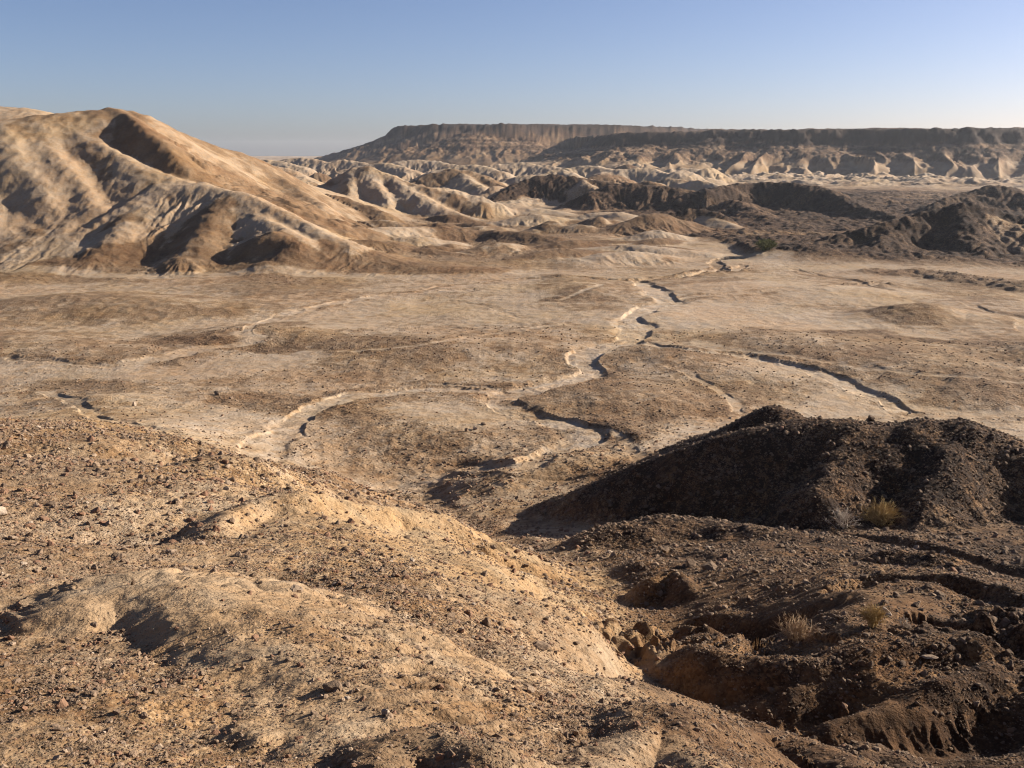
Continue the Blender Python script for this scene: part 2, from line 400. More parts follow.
for _ in range(85):
    px = gc.uniform(245, 720); D = gc.uniform(430, 1000) if px < 500 else gc.uniform(560, 1050)
    x0, y0 = dirpt(px, D); L = gc.uniform(12, 34); a = gc.uniform(-1.2, 1.2); hh = gc.uniform(3.0, 8.5) * (.75 + D / 1600)
    zb = float(sample(np.array([x0]), np.array([y0]))[0]); zb = min(zb, 6.0)
    cx, sx_ = math.cos(a) * L, math.sin(a) * L
    tn = gc.choice([.86, .80, .62, .50, .40])
    ridge([(x0 - cx, y0 - sx_, zb + hh * .25), (x0 - cx * .2, y0 - sx_ * .3, zb + hh), (x0 + cx * .5, y0 + sx_ * .2, zb + hh * .75), (x0 + cx, y0 + sx_, zb + .5)],
          .5, .55, rnd=2.2, tone=tn, gul=1.1, glam=gc.uniform(7, 12), k=1.6, rid=BADLAND, warp=2, stone=.15, world=True)
for _ in range(46):
    px = gc.uniform(320, 660); D = gc.uniform(275, 440)
    x0, y0 = dirpt(px, D); L = gc.uniform(6, 20); a = gc.uniform(-.9, .9); hh = gc.uniform(1.0, 3.2) * (.4 + D / 500)
    zb = float(sample(np.array([x0]), np.array([y0]))[0])
    if zb > 4: continue
    cx, sx_ = math.cos(a) * L, math.sin(a) * L
    ridge([(x0 - cx, y0 - sx_, zb + hh * .2), (x0, y0, zb + hh), (x0 + cx, y0 + sx_, zb + .3)], .30, .32, rnd=2.2, tone=gc.choice([.82, .58, .42, .36, .36]), gul=.4, glam=6, k=1.2, rid=BADLAND, warp=1.5, stone=.3, world=True)
# dark rocky hills right of the middle
hE = dict(rid=DARKHILL, stone=.9, warp=3)
ridge([(496,200,540),(520,184,562),(548,175,570),(585,179,566),(608,183,560),(640,198,540)], .48, .48, rnd=3, tone=.14, gul=1.5, glam=12, k=2, **hE)
ridge([(592,193,520),(615,184,530),(660,186,525),(700,192,520)], .45, .45, rnd=3, tone=.18, gul=1.6, glam=11, k=2, **hE)
ridge([(582,178,566),(598,195,530),(592,208,505)], .5, .5, rnd=2.5, tone=.7, gul=.5, glam=9, k=1.6, **hE)
ridge([(700,190,500),(750,183,520),(815,186,500),(860,203,455),(885,214,430)], .4, .55, rnd=3, tone=.14, gul=1.8, glam=13, k=2.5, **hE)
ridge([(735,200,470),(760,215,430),(790,228,400)], .4, .4, rnd=4, tone=.24, gul=1.4, glam=10, k=2.5, **hE)
ridge([(650,226,400),(675,214,405),(700,208,408),(735,226,388),(772,243,350)], .55, .62, rnd=2, tone=.13, gul=.9, glam=8, k=1.6, **hE)
ridge([(704,211,407),(725,222,392),(770,240,356)], .42, .42, rnd=2, tone=.8, gul=.2, glam=8, k=1.2, rid=DARKHILL, stone=.3, warp=1)
ridge([(768,262,284),(805,249,298),(850,236,306),(900,222,311),(938,212,314),(968,206,316),(1005,216,315),(1060,226,308)], .5, .66, rnd=2.0, tone=.13, gul=1.3, glam=10, k=1.2, raise_=.8, **hE)
ridge([(900,222,311),(880,240,295),(872,256,280)], .5, .5, rnd=2.5, tone=.15, gul=1, glam=8, k=1.6, **hE)
ridge([(968,208,316),(975,232,298),(985,252,282)], .45, .5, rnd=3, tone=.2, gul=1, glam=8, k=1.6, **hE)
ridge([(972,207,316),(1000,218,310),(1030,226,304)], .4, .4, rnd=2, tone=.55, gul=.3, glam=8, k=1.2, **hE)
ridge([(940,205,470),(975,192,485),(1000,185,490),(1040,194,480),(1100,190,490)], .4, .4, rnd=3, tone=.18, gul=1.2, glam=12, k=2, **hE)
ridge([(1000,268,262),(1030,263,262),(1070,258,265)], .5, .5, rnd=2, tone=.15, gul=.5, glam=5, k=1.2, **hE)
# pale domes at the foot of them
ridge([(600,250,300),(640,246,306),(690,250,300)], .2, .2, rnd=3, tone=.4, gul=.3, glam=6, k=1.2, rid=DARKHILL, warp=2, stone=.6)
for pp in ([(478,215,455),(505,207,472),(548,210,470),(575,216,455)], [(573,231,420),(600,218,425),(622,213,427),(648,222,418)], [(400,208,480),(440,205,490),(470,212,480)]):
    ridge(pp, .28, .3, rnd=4, tone=.84, gul=.7, glam=9, k=1.6, rid=BADLAND, warp=2, stone=.05, tnoise=.1)
ridge([(560,221,440),(545,228,432),(575,232,425)], .3, .3, rnd=2, tone=.2, gul=.3, glam=6, k=1.2, rid=DARKHILL, warp=2, stone=.7)

# ------------------------------------------------------------------ valley floor
def low(pix, up, tone, stone=.5, sl=.16, sr=.16, rnd=4, k=.8, **kw):
    pts = []
    for px, py, z in pix:
        gx, gy = G(px, py, z); pts.append((gx, gy, z))
    ridge(pts, sl, sr, rnd=rnd, tone=tone + .14, stone=stone, gul=0, glam=9, k=k, world=True, warp=2, **kw)
low([(868,313,.9),(905,307,2.0),(940,305,2.2),(972,314,.9)], .2, .24, .8, .25, .25, 3)
low([(1000,352,1.2),(1060,345,3.0),(1160,345,4)], .3, .38, .5, .16, .2, 5, rid=KNOLL)
low([(880,270,.8),(930,272,1.0),(990,278,1.0),(1060,284,1.5)], .2, .25, .7, .2, .2, 3)
low([(200,342,.9),(235,332,1.5),(290,330,1.5),(330,342,.8)], .2, .40, .6, .14, .2, 4)
low([(40,300,1.5),(90,295,2.0),(180,300,1.6),(240,305,.6)], .3, .40, .5, .15, .15, 6)
low([(60,402,1.2),(110,398,1.8),(150,405,1.3)], .3, .66, .2, .25, .3, 3)
low([(330,425,1.0),(400,428,1.5),(470,432,1.5),(520,440,.8)], .2, .44, .55, .1, .14, 6)
low([(545,400,.8),(600,392,1.6),(660,400,1.6),(700,410,1.2)], .2, .40, .55, .14, .14, 6)
low([(590,425,1.6),(630,430,2.0),(670,425,1.2)], .2, .38, .6, .2, .2, 3)
low([(620,352,.8),(660,350,1.4),(700,365,1.2),(800,380,.8)], .2, .5, .4, .12, .14, 5)
low([(700,330,.6),(800,340,1.6),(900,355,1.8),(980,372,1.8)], .3, .42, .45, .1, .15, 6)
low([(335,330,.4),(400,340,1.2),(480,340,1.0),(540,330,.6)], .3, .50, .4, .1, .1, 7)
low([(560,275,.5),(590,285,1.4),(620,292,.5)], .2, .46, .4, .15, .15, 4)
low([(0,340,.8),(60,345,1.0),(130,352,.8)], .2, .46, .4, .12, .12, 6)
low([(680,292,.4),(760,285,1.0),(850,290,.8)], .2, .68, .2, .1, .1, 6)
# pale sheets of silt
for pp, rad, tn in (([(650,320),(720,310),(800,320)], 14, .92), ([(0,372),(100,372),(200,372),(300,355)], 6, .80), ([(400,310),(470,305),(520,315)], 10, .80),
                    ([(240,335),(180,350),(240,345)], 4, .78), ([(600,258),(680,252),(760,258)], 10, .88), ([(130,232),(20,258)], 6, .85),
                    ([(0,268),(120,276),(330,276),(520,278)], 3.5, .74), ([(430,410),(480,420)], 6, .76), ([(840,400),(880,395),(845,412)], 5, .95),
                    ([(380,310),(340,325)], 8, .72), ([(700,345),(780,365),(850,385)], 3, .80),
                    ([(940,300),(1000,330),(1100,330)], 8, .62), ([(470,470),(380,480)], 4, .7)):
    paint(pp, rad, tn, .08)
for pp, rad, tn in (([(170,340),(230,345),(290,350)], 3, .25), ([(560,410),(640,415)], 4, .32), ([(900,338),(1000,345)], 3, .22), ([(835,332),(880,332)], 3, .25),
                    ([(420,350),(360,345)], 8, .42), ([(250,400),(330,410)], 6, .42), ([(560,300),(600,300)], 5, .45)):
    paint(pp, rad, tn, .7)
# ------------------------------------------------------------------ near ridges round the viewpoint
nb = dict(rid=SLOPE)
# dark ridge at the right
ridge([(432,500,78),(500,516,70),(560,494,67),(620,470,64.5),(700,437,62),(745,427,61),(790,421,60.5),(850,420,60),(880,425,60),(930,421,60),(970,426,59.5),(1024,445,58),(1180,470,54)], .42, .75, rnd=1.1, tone=.27, stone=1.0, gul=.55, glam=4.5, k=.8, warp=.6, rid=KNOLL)
ridge([(850,422,60.2),(838,446,57.5),(822,486,54)], .6, .7, rnd=.6, tone=.27, stone=1, gul=.3, glam=2.5, k=.6, warp=.4, rid=KNOLL)
ridge([(958,424,59.8),(946,452,56.5),(925,494,53)], .55, .7, rnd=.6, tone=.28, stone=1, gul=.3, glam=2.5, k=.6, warp=.4, rid=KNOLL)
ridge([(715,432,73),(745,417,73),(769,405,73),(790,411,74),(820,426,76)], .5, .5, rnd=.7, tone=.42, stone=.8, k=.5, rid=KNOLL)
ridge([(505,484,80),(545,468,83),(590,464,84),(625,472,83),(650,485,81)], .30, .34, rnd=2.0, raise_=.5, tone=.74, stone=.25, gul=.2, glam=4, k=.8, rid=KNOLL)
# lit stony hummock in front of it
ridge([(548,556,45),(600,537,47),(650,524,48.5),(700,524,48.5),(760,534,46.5),(830,545,44)], .35, .4, rnd=1.0, tone=.33, stone=1, gul=.2, glam=2.5, k=.6, warp=.4, **nb)
# spurs of the left slope
ridge([(-60,452,44),(60,440,46),(120,434,49),(150,432,51),(185,443,54),(218,459,60)], .5, .26, rnd=1.0, tone=.62, stone=.5, gul=.3, glam=3.5, k=.6, warp=.5, **nb)
ridge([(130,482,35),(190,463,39),(228,459,42),(275,470,45),(310,482,50),(345,496,58)], .5, .34, rnd=.8, tone=.72, stone=.4, gul=.3, glam=2.5, k=.5, warp=.5, **nb)
ridge([(212,543,24.0),(232,530,25.4),(262,516,27),(300,506,28)], .42, 1.0, rnd=.35, tone=.5, stone=.5, gul=.2, glam=1.0, k=.2, warp=.2, raise_=.45, **nb)
ridge([(285,508,27.6),(340,507,29),(395,511,30.3),(430,516,32),(480,538,33.4),(530,572,33)], .55, .42, rnd=.5, tone=.76, stone=.2, gul=.35, glam=1.6, k=.35, warp=.3, raise_=.25, **nb)
ridge([(405,516,32),(440,545,27),(475,575,23.5)], .5, .5, rnd=.6, tone=.78, stone=.2, gul=.25, glam=1.2, k=.35, warp=.3, **nb)
# pale ledge nearest bottom left
ridge([(62,612,12.8),(110,600,13.4),(170,600,13.1),(225,622,11.9),(270,655,10.4),(310,690,9.1),(340,724,8.0)], .16, .26, rnd=.45, tone=.80, stone=.06, gul=.06, glam=.5, k=.10, warp=.12, raise_=.04, curv=.10, **nb)
# bottom centre boulder-like mounds of hardened silt
ridge([(372,756,6.6),(400,738,7.0),(440,735,7.0),(478,745,6.7)], .8, .7, rnd=.22, tone=.55, stone=.1, gul=.05, glam=.4, k=.12, warp=.08, raise_=.12, **nb)
ridge([(600,768,7.0),(640,735,8.3),(665,722,9.0),(690,742,8.2),(730,775,7.0)], .6, .75, rnd=.3, tone=.72, stone=.15, gul=.07, glam=.45, k=.14, warp=.1, raise_=.05, **nb)
ridge([(720,748,10.6),(760,738,11.2),(800,748,10.8),(850,762,10),(900,790,9)], .7, .8, rnd=.35, tone=.55, stone=.2, gul=.1, glam=.5, k=.2, warp=.12, raise_=.1, **nb)
ridge([(845,752,12.2),(880,742,12.8),(930,756,12)], .8, .8, rnd=.3, tone=.55, stone=.3, gul=.1, glam=.5, k=.2, warp=.12, **nb)
wash = dict(rid=WASH)
main = [(418,486),(432,478),(470,468),(520,462),(560,450),(585,438),(575,425),(545,419),(515,411),(503,400),(520,391),(560,382),(592,372),(580,360),(600,347),(628,340),(636,326),(630,316),(648,308),(668,302),(655,290),(640,282)]
channel(main, 3.3, 1.1, .84, bank=.9, **wash)
channel([(505,397),(480,390),(430,389),(385,393),(350,397),(320,405),(300,418),(285,432),(262,448),(245,458)], 2.9, .65, .74, bank=.5, **wash)
channel([(632,344),(680,348),(740,355),(790,365),(825,375),(845,385),(885,398),(900,410)], 2.2, .9, .84, bank=.5, **wash)
channel([(685,372),(715,388),(732,400),(738,412)], 1.0, .5, .66, bank=.4)
channel([(585,430),(625,440),(650,455),(665,468)], .9, .4, .66, bank=.4)
channel([(246,334),(256,325),(280,316),(330,304),(400,294),(470,290)], 1.8, .7, .78, bank=.5, **wash)
channel([(246,334),(258,338),(235,345),(195,350),(150,360),(90,366),(0,362)], 2.2, .35, .74, bank=.9)
channel([(500,280),(545,277),(620,280),(690,275),(718,268),(716,260),(735,258)], 2.4, 1.1, .55, bank=.6, **wash)
channel([(716,268),(732,271),(743,266)], 2.4, .9, .6, bank=.8)
channel([(640,282),(690,276),(720,270)], 1.6, .5, .7, bank=.5, **wash)
channel([(665,304),(700,296),(760,292),(840,286),(880,284)], 1.2, .5, .72, bank=.5)
channel([(790,268),(815,275),(850,281),(895,291)], 1.8, .7, .5, bank=.5)
channel([(965,302),(990,312),(1020,318),(1024,330)], 1.8, .9, .6, bank=.5)
channel([(385,386),(440,384),(500,388)], .7, .6, .6, bank=.3)
channel([(340,352),(420,345),(500,333),(560,325),(620,323)], .7, .35, .62, bank=.5)
channel([(0,358),(60,362),(110,367)], .8, .4, .55, bank=.4)
channel([(45,392),(80,404),(100,418),(135,424),(160,432)], 1.2, .8, .6, bank=.5)
channel([(650,345),(760,352),(900,372),(1040,385)], .7, .3, .6, bank=.6)
channel([(900,408),(960,412),(1040,412)], 2.2, .4, .66, bank=.8)
channel([(430,300),(480,305),(520,318)], .8, .3, .6, bank=.4)
channel([(420,292),(450,285),(500,283)], 1.2, .5, .5, bank=.4)
# small scarps under the far bank
channel([(560,300),(600,285),(580,282),(520,284)], .8, .3, .8, bank=.5)

# rise between the ravine and the deep gully
ridge([(560,690,12.5),(600,690,12.7),(625,705,12.2)], .5, 1.0, rnd=.3, tone=.66, stone=.3, k=.2, **nb)
ridge([(652,640,22.0),(690,628,23.4),(725,640,22.6),(745,658,21.4)], .9, .9, rnd=.4, tone=.45, stone=.7, gul=.12, glam=.8, k=.3, warp=.2, **nb)
ridge([(650,578,31),(672,574,31.6),(692,592,29.6)], .9, .9, rnd=.25, tone=.5, stone=.3, k=.2, warp=.15, **nb)
ridge([(664,640,20.6),(700,652,19.8),(760,664,19.1),(850,652,19.0),(940,638,19.3),(1060,620,19.6)], .3, .85, rnd=.3, tone=.54, stone=.25, gul=.36, glam=.8, k=.2, warp=.2, raise_=.05, **nb)
ridge([(720,720,18.0),(790,705,18.2),(850,690,18.6),(900,672,18.9)], .7, .8, rnd=.25, tone=.46, stone=.1, gul=.16, glam=.5, k=.15, warp=.15, raise_=.34, **nb)
ridge([(840,728,16.9),(900,712,17.2),(960,694,17.8),(1000,680,18.3)], .7, .8, rnd=.25, tone=.46, stone=.2, gul=.16, glam=.5, k=.15, warp=.15, raise_=.32, **nb)
ridge([(845,622,24.6),(905,606,25.6),(960,590,26.5)], .6, .5, rnd=.3, tone=.4, stone=.6, gul=.12, glam=1, k=.3, warp=.3, raise_=.15, **nb)
ridge([(925,628,20.6),(985,618,21.2),(1060,606,21.8)], .8, .4, rnd=.35, tone=.32, stone=.8, gul=.15, glam=1, k=.3, warp=.3, raise_=.15, **nb)
ridge([(760,585,30),(830,568,31),(900,560,31),(960,572,29),(1010,590,26)], .5, .5, rnd=.5, tone=.38, stone=.9, gul=.15, glam=1.3, k=.35, warp=.3, raise_=.1, **nb)
ridge([(780,620,26),(830,612,26.6),(870,596,28)], .5, .5, rnd=.4, tone=.36, stone=.9, gul=.12, glam=1, k=.3, warp=.3, raise_=.12, **nb)
# gullies
def gully(pix, w, dep, tone=.5, bank=1.0, stone=.3): channel(pix, w, dep, tone, flat=False, bank=bank, wob=.5, stone=stone)
gully([(655,700,18.3),(640,675,20),(642,655,21.5),(650,632,24.5)], .9, .5, .60, bank=1.0)
gully([(660,625,24),(650,600,29),(610,580,33),(565,556,43),(520,536,52),(470,514,62),(430,492,80)], 1.0, .35, .66, bank=1.6)
gully([(1080,735,16.5),(1000,735,16.7),(900,735,17.0),(800,733,17.4),(740,722,17.9),(695,708,18.5),(655,698,18.6)], .6, .2, .52, bank=.9, stone=.1)
gully([(1080,640,18.6),(1020,634,19.4),(980,628,20.2),(930,622,21)], .4, .7, .35, bank=.5)
gully([(1000,600,23.2),(940,594,25),(885,598,25.6),(850,606,25)], .5, .8, .35, bank=.6)
gully([(830,640,23.2),(790,636,23.6),(750,628,24.4),(700,612,26)], .5, .5, .35, bank=.7)
gully([(1150,600,38),(1060,588,40),(1000,572,42),(950,556,44),(900,543,46),(860,536,48),(800,534,50)], 1.2, .4, .8, bank=.7, stone=.1)
gully([(560,556,43),(600,556,42),(650,556,42),(700,560,38)], 1.4, .25, .72, bank=1, stone=.3)

# pale / dark dressing of the near slopes, plus shade put into the right side's tone
T = T * (1 - near) + near * (T * .30 + .43 + .25 * fbm(X, Y, 6, 4, .6, seed=70))
rt_shade = near * sstep(5.5, 9.5, np.degrees(TT) + (RR - 25) * .05 + 4 * fbm(X, Y, 6, 2, seed=3))
T = T - .32 * rt_shade  # right foreground painted darker, standing in for its shadowed gully slopes
S = np.clip(S, 0, 1) + near * (.16 + .75 * fbm(X, Y, 4.5, 4, .6, seed=71)) * (1 - .6 * sstep(.62, .82, T))
paint([(70,615,12.6),(165,606,12.8),(230,640,11),(330,720,8)], .7, .78, .16, flat=False, amt=.8)
paint([(230,522,27),(300,512,29),(400,514,31)], 1.6, .80, .12, flat=False, amt=.7)
paint([(390,530,28),(440,560,24),(500,590,22)], 2.0, .76, .15, flat=False, amt=.7)
paint([(120,500,29),(200,495,31),(225,480,36)], 1.8, .86, .3, flat=False, amt=.6)
paint([(440,445),(500,445),(400,450)], 9, .56, .4, amt=.6)
paint([(620,400),(560,405)], 9, .54, .4, amt=.6)
paint([(0,530,22),(90,540,20)], 2.0, .8, .6, flat=False, amt=.5)
paint([(640,735,8.3),(690,760,7.5),(600,760,7.2)], .6, .74, .1, flat=False, amt=.7)
T = np.clip(T, 0, 1); S = np.clip(S, 0, 1)

# ------------------------------------------------------------------ fine relief, only where the sheet can carry it
print("macro", round(time.time() - T0, 1))
cell = RR * .0027
for lam, amp in ((12, .5), (5.5, .30), (2.4, .14), (1.05, .066), (.48, .036), (.22, .020), (.10, .009)):
    m = np.nonzero((lam > cell * 2.2) & (np.abs(TT) < 1.9) & (RR > 1))[0]
    x, y = cut(m)
    n = perlin(x / lam + lam * 7.7, y / lam - lam * 3.1)
    n = np.where(n > 0, n * .9, n) - .25 * np.abs(perlin(x / lam * 1.3 - 9, y / lam * 1.3 + lam))
    fade = sstep(lam * 0 + 1, 2.2, lam / (cell[m] * 2.2))
    rough = (.35 if lam > 1 else .62) + 1.0 * S[m]
    nearf = 1.0 if lam < 2 else 1.0
    Z[m] += amp * n * fade * rough * ((0.55 * (1 - .55 * sstep(80, 100, RR[m]))) if lam > 4 else 1.0)
for lam, amp in ((7, .10), (3.3, .10), (1.6, .12), (.8, .13), (.42, .12)):
    m = np.nonzero((lam > cell * 1.3) & (np.abs(TT) < .8) & (RR > 25))[0]
    x, y = cut(m)
    nn = perlin(x / lam + 31, y / lam - lam)
    fd = sstep(1.0, 1.7, lam / (cell[m] * 1.3)) * sstep(25, 60, RR[m])
    T[m] += amp * fd * (nn - .9 * np.clip(nn - .28, 0, 1) * 2.2 * (.3 + S[m]))
far_ = sstep(85, 120, RR) * (np.abs(TT) < .9) * (ID != WASH)
hi_ = np.isin(ID, (HILL, BADLAND)); lo_t = np.where(ID == HILL, .50, np.where(hi_, .40, .55)); hi_t = np.where(hi_, .80, .80)
edge_ = sstep(.54, .66, T)
tq = lo_t + (hi_t - lo_t) * edge_
T = T + far_ * .55 * (tq - T) * (ID != DARKHILL) * (ID != MESA)
T = np.clip(T, 0, 1)
# gentle roughness of the plain
for lam, amp in ((4.2, .10), (2.0, .055), (1.0, .03)):
    m = np.nonzero((lam > cell * 1.6) & (np.abs(TT) < .8) & (RR > 80) & (RR < 700))[0]
    x, y = cut(m)
    Z[m] += amp * (1 - 2 * np.abs(perlin(x / lam + 3, y / lam - 5))) * sstep(1, 1.6, lam / (cell[m] * 1.6)) * (.4 + .8 * S[m] + .5 * (ID[m] != GROUND))
m = np.nonzero((RR > 260) & (RR < 1700) & (np.abs(TT) < .8) & ((ID == BADLAND) | (ID == HILL)))[0]
x, y = cut(m)
hz_ = np.clip(Z[m] / 8, 0, 1)
Z[m] += hz_ * (1.0 * ridged(x, y, 13, 3, .5, seed=150) * np.where(ID[m] == HILL, .10, .9) + .2 * perlin(x / 3.1, y / 3.1))
# cobbly texture far away on the dark rocks
m = np.nonzero((RR > 230) & (RR < 1400) & (S > .5) & (np.abs(TT) < .7))[0]
x, y = cut(m)
Z[m] += (S[m] - .5) * 2 * (2.0 * fbm(x, y, 9, 3, .6, seed=90) + .9 * np.abs(perlin(x / 3, y / 3)))
Z = Z.astype(np.float64)
Zg = Z.reshape(NR, NT); Tg = T.reshape(NR, NT); Sg = S.reshape(NR, NT)

# what the viewpoint sees (used only to pick which stones become objects of their own)
el = (Zg - H) / R[:, None]
vis = np.maximum.accumulate(el, axis=0) - el < .0015
def visible(x, y): return sample(x, y, vis.astype(np.float32)) > .5
def topix(x, y, z):
    c, s = math.cos(PITCH), math.sin(PITCH); zz = z - H
    dep = y * c - zz * s; up = y * s + zz * c
    return 512 + F * x / dep, 384 - F * up / dep, dep

# ------------------------------------------------------------------ materials
def mat(name):
    m = bpy.data.materials.new(name); m.use_nodes = True; nt = m.node_tree; nt.nodes.clear()
    out = nt.nodes.new('ShaderNodeOutputMaterial'); b = nt.nodes.new('ShaderNodeBsdfPrincipled')
    nt.links.new(b.outputs[0], out.inputs[0]); b.inputs['Roughness'].default_value = .95
    b.inputs['Specular IOR Level'].default_value = .12
    return m, nt, b
def N(nt, t, **kw):
    n = nt.nodes.new(t)
    for k, v in kw.items():
        if k in n.inputs.keys(): n.inputs[k].default_value = v
        else: setattr(n, k, v)
    return n
def math_(nt, op, a, b=None, clamp=False):
    n = nt.nodes.new('ShaderNodeMath'); n.operation = op; n.use_clamp = clamp
    for i, v in enumerate((a, b)):
        if v is None: continue
        if isinstance(v, (int, float)): n.inputs[i].default_value = v
        else: nt.links.new(v, n.inputs[i])
    return n.outputs[0]
def mixc(nt, fac, a, b, mode='MIX'):
    n = nt.nodes.new('ShaderNodeMix'); n.data_type = 'RGBA'; n.blend_type = mode
    for s, v in ((0, fac), (6, a), (7, b)):
        if isinstance(v, (int, float, tuple)): n.inputs[s].default_value = v
        else: nt.links.new(v, n.inputs[s])
    return n.outputs[2]
RAMP = [(0.0, (.023, .014, .009)), (.18, (.051, .030, .017)), (.38, (.126, .079, .043)), (.58, (.202, .143, .086)), (.78, (.286, .222, .149)), (1.0, (.365, .298, .220))]
def earth_material():
    m, nt, b = mat('earth')
    at = N(nt, 'ShaderNodeAttribute', attribute_name='tone'); st = N(nt, 'ShaderNodeAttribute', attribute_name='stony')
    geo = N(nt, 'ShaderNodeNewGeometry'); pos = geo.outputs['Position']
    cam = N(nt, 'ShaderNodeTexCoord')
    def noise(scale, det=4, rough=.6, dist=0.0):
        n = N(nt, 'ShaderNodeTexNoise', Scale=scale, Detail=det, Roughness=rough, Distortion=dist); nt.links.new(pos, n.inputs['Vector']); return n
    n_s = noise(9, 5, .75); n_m = noise(1.1, 5, .7); n_l = noise(.12, 4, .6)
    v1 = N(nt, 'ShaderNodeTexVoronoi', Scale=3.2); nt.links.new(pos, v1.inputs['Vector'])
    v2 = N(nt, 'ShaderNodeTexVoronoi', Scale=16.0); nt.links.new(pos, v2.inputs['Vector'])
    c = lambda n: math_(nt, 'SUBTRACT', n.outputs[0], .5)
    t = at.outputs['Fac']; s = st.outputs['Fac']
    amp = math_(nt, 'ADD', math_(nt, 'MULTIPLY', s, .55), .18)
    t2 = math_(nt, 'ADD', t, math_(nt, 'MULTIPLY', c(n_s), amp))
    t2 = math_(nt, 'ADD', t2, math_(nt, 'MULTIPLY', c(n_m), math_(nt, 'MULTIPLY', amp, 1.1)))
    t2 = math_(nt, 'ADD', t2, math_(nt, 'MULTIPLY', c(n_l), .3))
    # pebbles: each cell its own tone
    sep = N(nt, 'ShaderNodeSeparateColor'); nt.links.new(v1.outputs['Color'], sep.inputs[0])
    sep2 = N(nt, 'ShaderNodeSeparateColor'); nt.links.new(v2.outputs['Color'], sep2.inputs[0])
    peb = math_(nt, 'MULTIPLY', math_(nt, 'SUBTRACT', sep2.outputs[0], .5), math_(nt, 'MULTIPLY', s, .42))
    t2 = math_(nt, 'ADD', t2, peb)
    peb1 = math_(nt, 'MULTIPLY', math_(nt, 'SUBTRACT', sep.outputs[0], .55), math_(nt, 'MULTIPLY', s, .30))
    t2 = math_(nt, 'ADD', t2, peb1, True)
    ramp = nt.nodes.new('ShaderNodeValToRGB'); cr = ramp.color_ramp
    cr.elements[0].position = 0; cr.elements[0].color = RAMP[0][1] + (1,)
    cr.elements[1].position = 1; cr.elements[1].color = RAMP[-1][1] + (1,)
    for p, col in RAMP[1:-1]:
        e = cr.elements.new(p); e.color = col + (1,)
    nt.links.new(t2, ramp.inputs[0])
    # mauve, ochre and rust drifts
    hn = noise(.035, 3, .55); hn2 = noise(.6, 4, .7, .5)
    hue = nt.nodes.new('ShaderNodeValToRGB'); h = hue.color_ramp
    h.elements[0].position = .36; h.elements[0].color = (1.0, .93, .86, 1)
    h.elements[1].position = .64; h.elements[1].color = (1.04, .985, .86, 1)
    e = h.elements.new(.5); e.color = (1, 1, 1, 1)
    nt.links.new(hn.outputs[0], hue.inputs[0])
    colr = mixc(nt, 1.0, ramp.outputs[0], hue.outputs[0], 'MULTIPLY')
    hue2 = nt.nodes.new('ShaderNodeValToRGB'); h = hue2.color_ramp
    h.elements[0].position = .38; h.elements[0].color = (.98, 1.0, 1.08, 1)
    h.elements[1].position = .66; h.elements[1].color = (1.10, .96, .82, 1)
    nt.links.new(hn2.outputs[0], hue2.inputs[0])
    colr = mixc(nt, .8, colr, hue2.outputs[0], 'MULTIPLY')
    oc = N(nt, 'ShaderNodeAttribute', attribute_name='ochre')
    colr = mixc(nt, oc.outputs['Fac'], colr, mixc(nt, 1.0, colr, (1.035, .985, .91, 1), 'MULTIPLY'))
    nt.links.new(colr, b.inputs['Base Color'])
    # relief finer than the sheet
    def bump(hgt, dist, strg, prev=None):
        n = N(nt, 'ShaderNodeBump', Strength=1.0, Distance=dist)
        nt.links.new(hgt, n.inputs['Height'])
        if isinstance(strg, (int, float)): n.inputs['Strength'].default_value = strg
        else: nt.links.new(strg, n.inputs['Strength'])
        if prev is not None: nt.links.new(prev, n.inputs['Normal'])
        return n.outputs[0]
    vd = math_(nt, 'SUBTRACT', .6, v2.outputs['Distance'])
    vd1 = math_(nt, 'SUBTRACT', .6, v1.outputs['Distance'])
    sk = math_(nt, 'ADD', math_(nt, 'MULTIPLY', s, .8), .15, True)
    b1 = bump(n_m.outputs[0], .35, .6)
    b2 = bump(vd1, .14, sk, b1)
    b3 = bump(vd, .035, sk, b2)
    nf = noise(55, 4, .7)
    b4 = bump(nf.outputs[0], .012, .7, b3)
    b5 = bump(n_s.outputs[0], .05, .8, b4)
    nt.links.new(b5, b.inputs['Normal'])
    return m
EARTH = earth_material()

# ------------------------------------------------------------------ the sheet, split where one landform meets the next
dR = (np.roll(X.reshape(NR, NT), -1, 0) - X.reshape(NR, NT))
V = np.stack([X.reshape(NR, NT), Y.reshape(NR, NT), Zg], -1)
V[:, -1] = V[:, 0]
def vnormals():
    a = np.zeros_like(V); a[1:-1] = V[2:] - V[:-2]; a[0] = V[1] - V[0]; a[-1] = V[-1] - V[-2]
    b = np.zeros_like(V); b[:, 1:-1] = V[:, 2:] - V[:, :-2]; b[:, 0] = V[:, 1] - V[:, -2]; b[:, -1] = b[:, 0]
    n = np.cross(b, a); n /= np.linalg.norm(n, axis=-1, keepdims=True) + 1e-12
    return n
OC = np.clip(near * .9 + .55 * (ID == HILL) + .25 * fbm(X, Y, 60, 3, seed=300), 0, 1)
NRM = vnormals().reshape(-1, 3); Vf = V.reshape(-1, 3)
IDg = ID.reshape(NR, NT).copy()
# keep the regions from fraying: majority vote on the region map
for _ in range(1):
    cnt = np.stack([sum(np.roll(np.roll(IDg == r, a, 0), b, 1).astype(np.int8) for a in (-3, 0, 3) for b in (-3, 0, 3)) for r in range(8)])
    w_ = IDg == WASH
    IDg = cnt.argmax(0).astype(np.int8)
    IDg[w_] = WASH
ii, jj = np.meshgrid(np.arange(NR - 1), np.arange(NT - 1), indexing='ij')
v00 = (ii * NT + jj).ravel(); quads = np.stack([v00, v00 + 1, v00 + NT + 1, v00 + NT], 1)
fid = IDg[:-1, :-1].ravel()
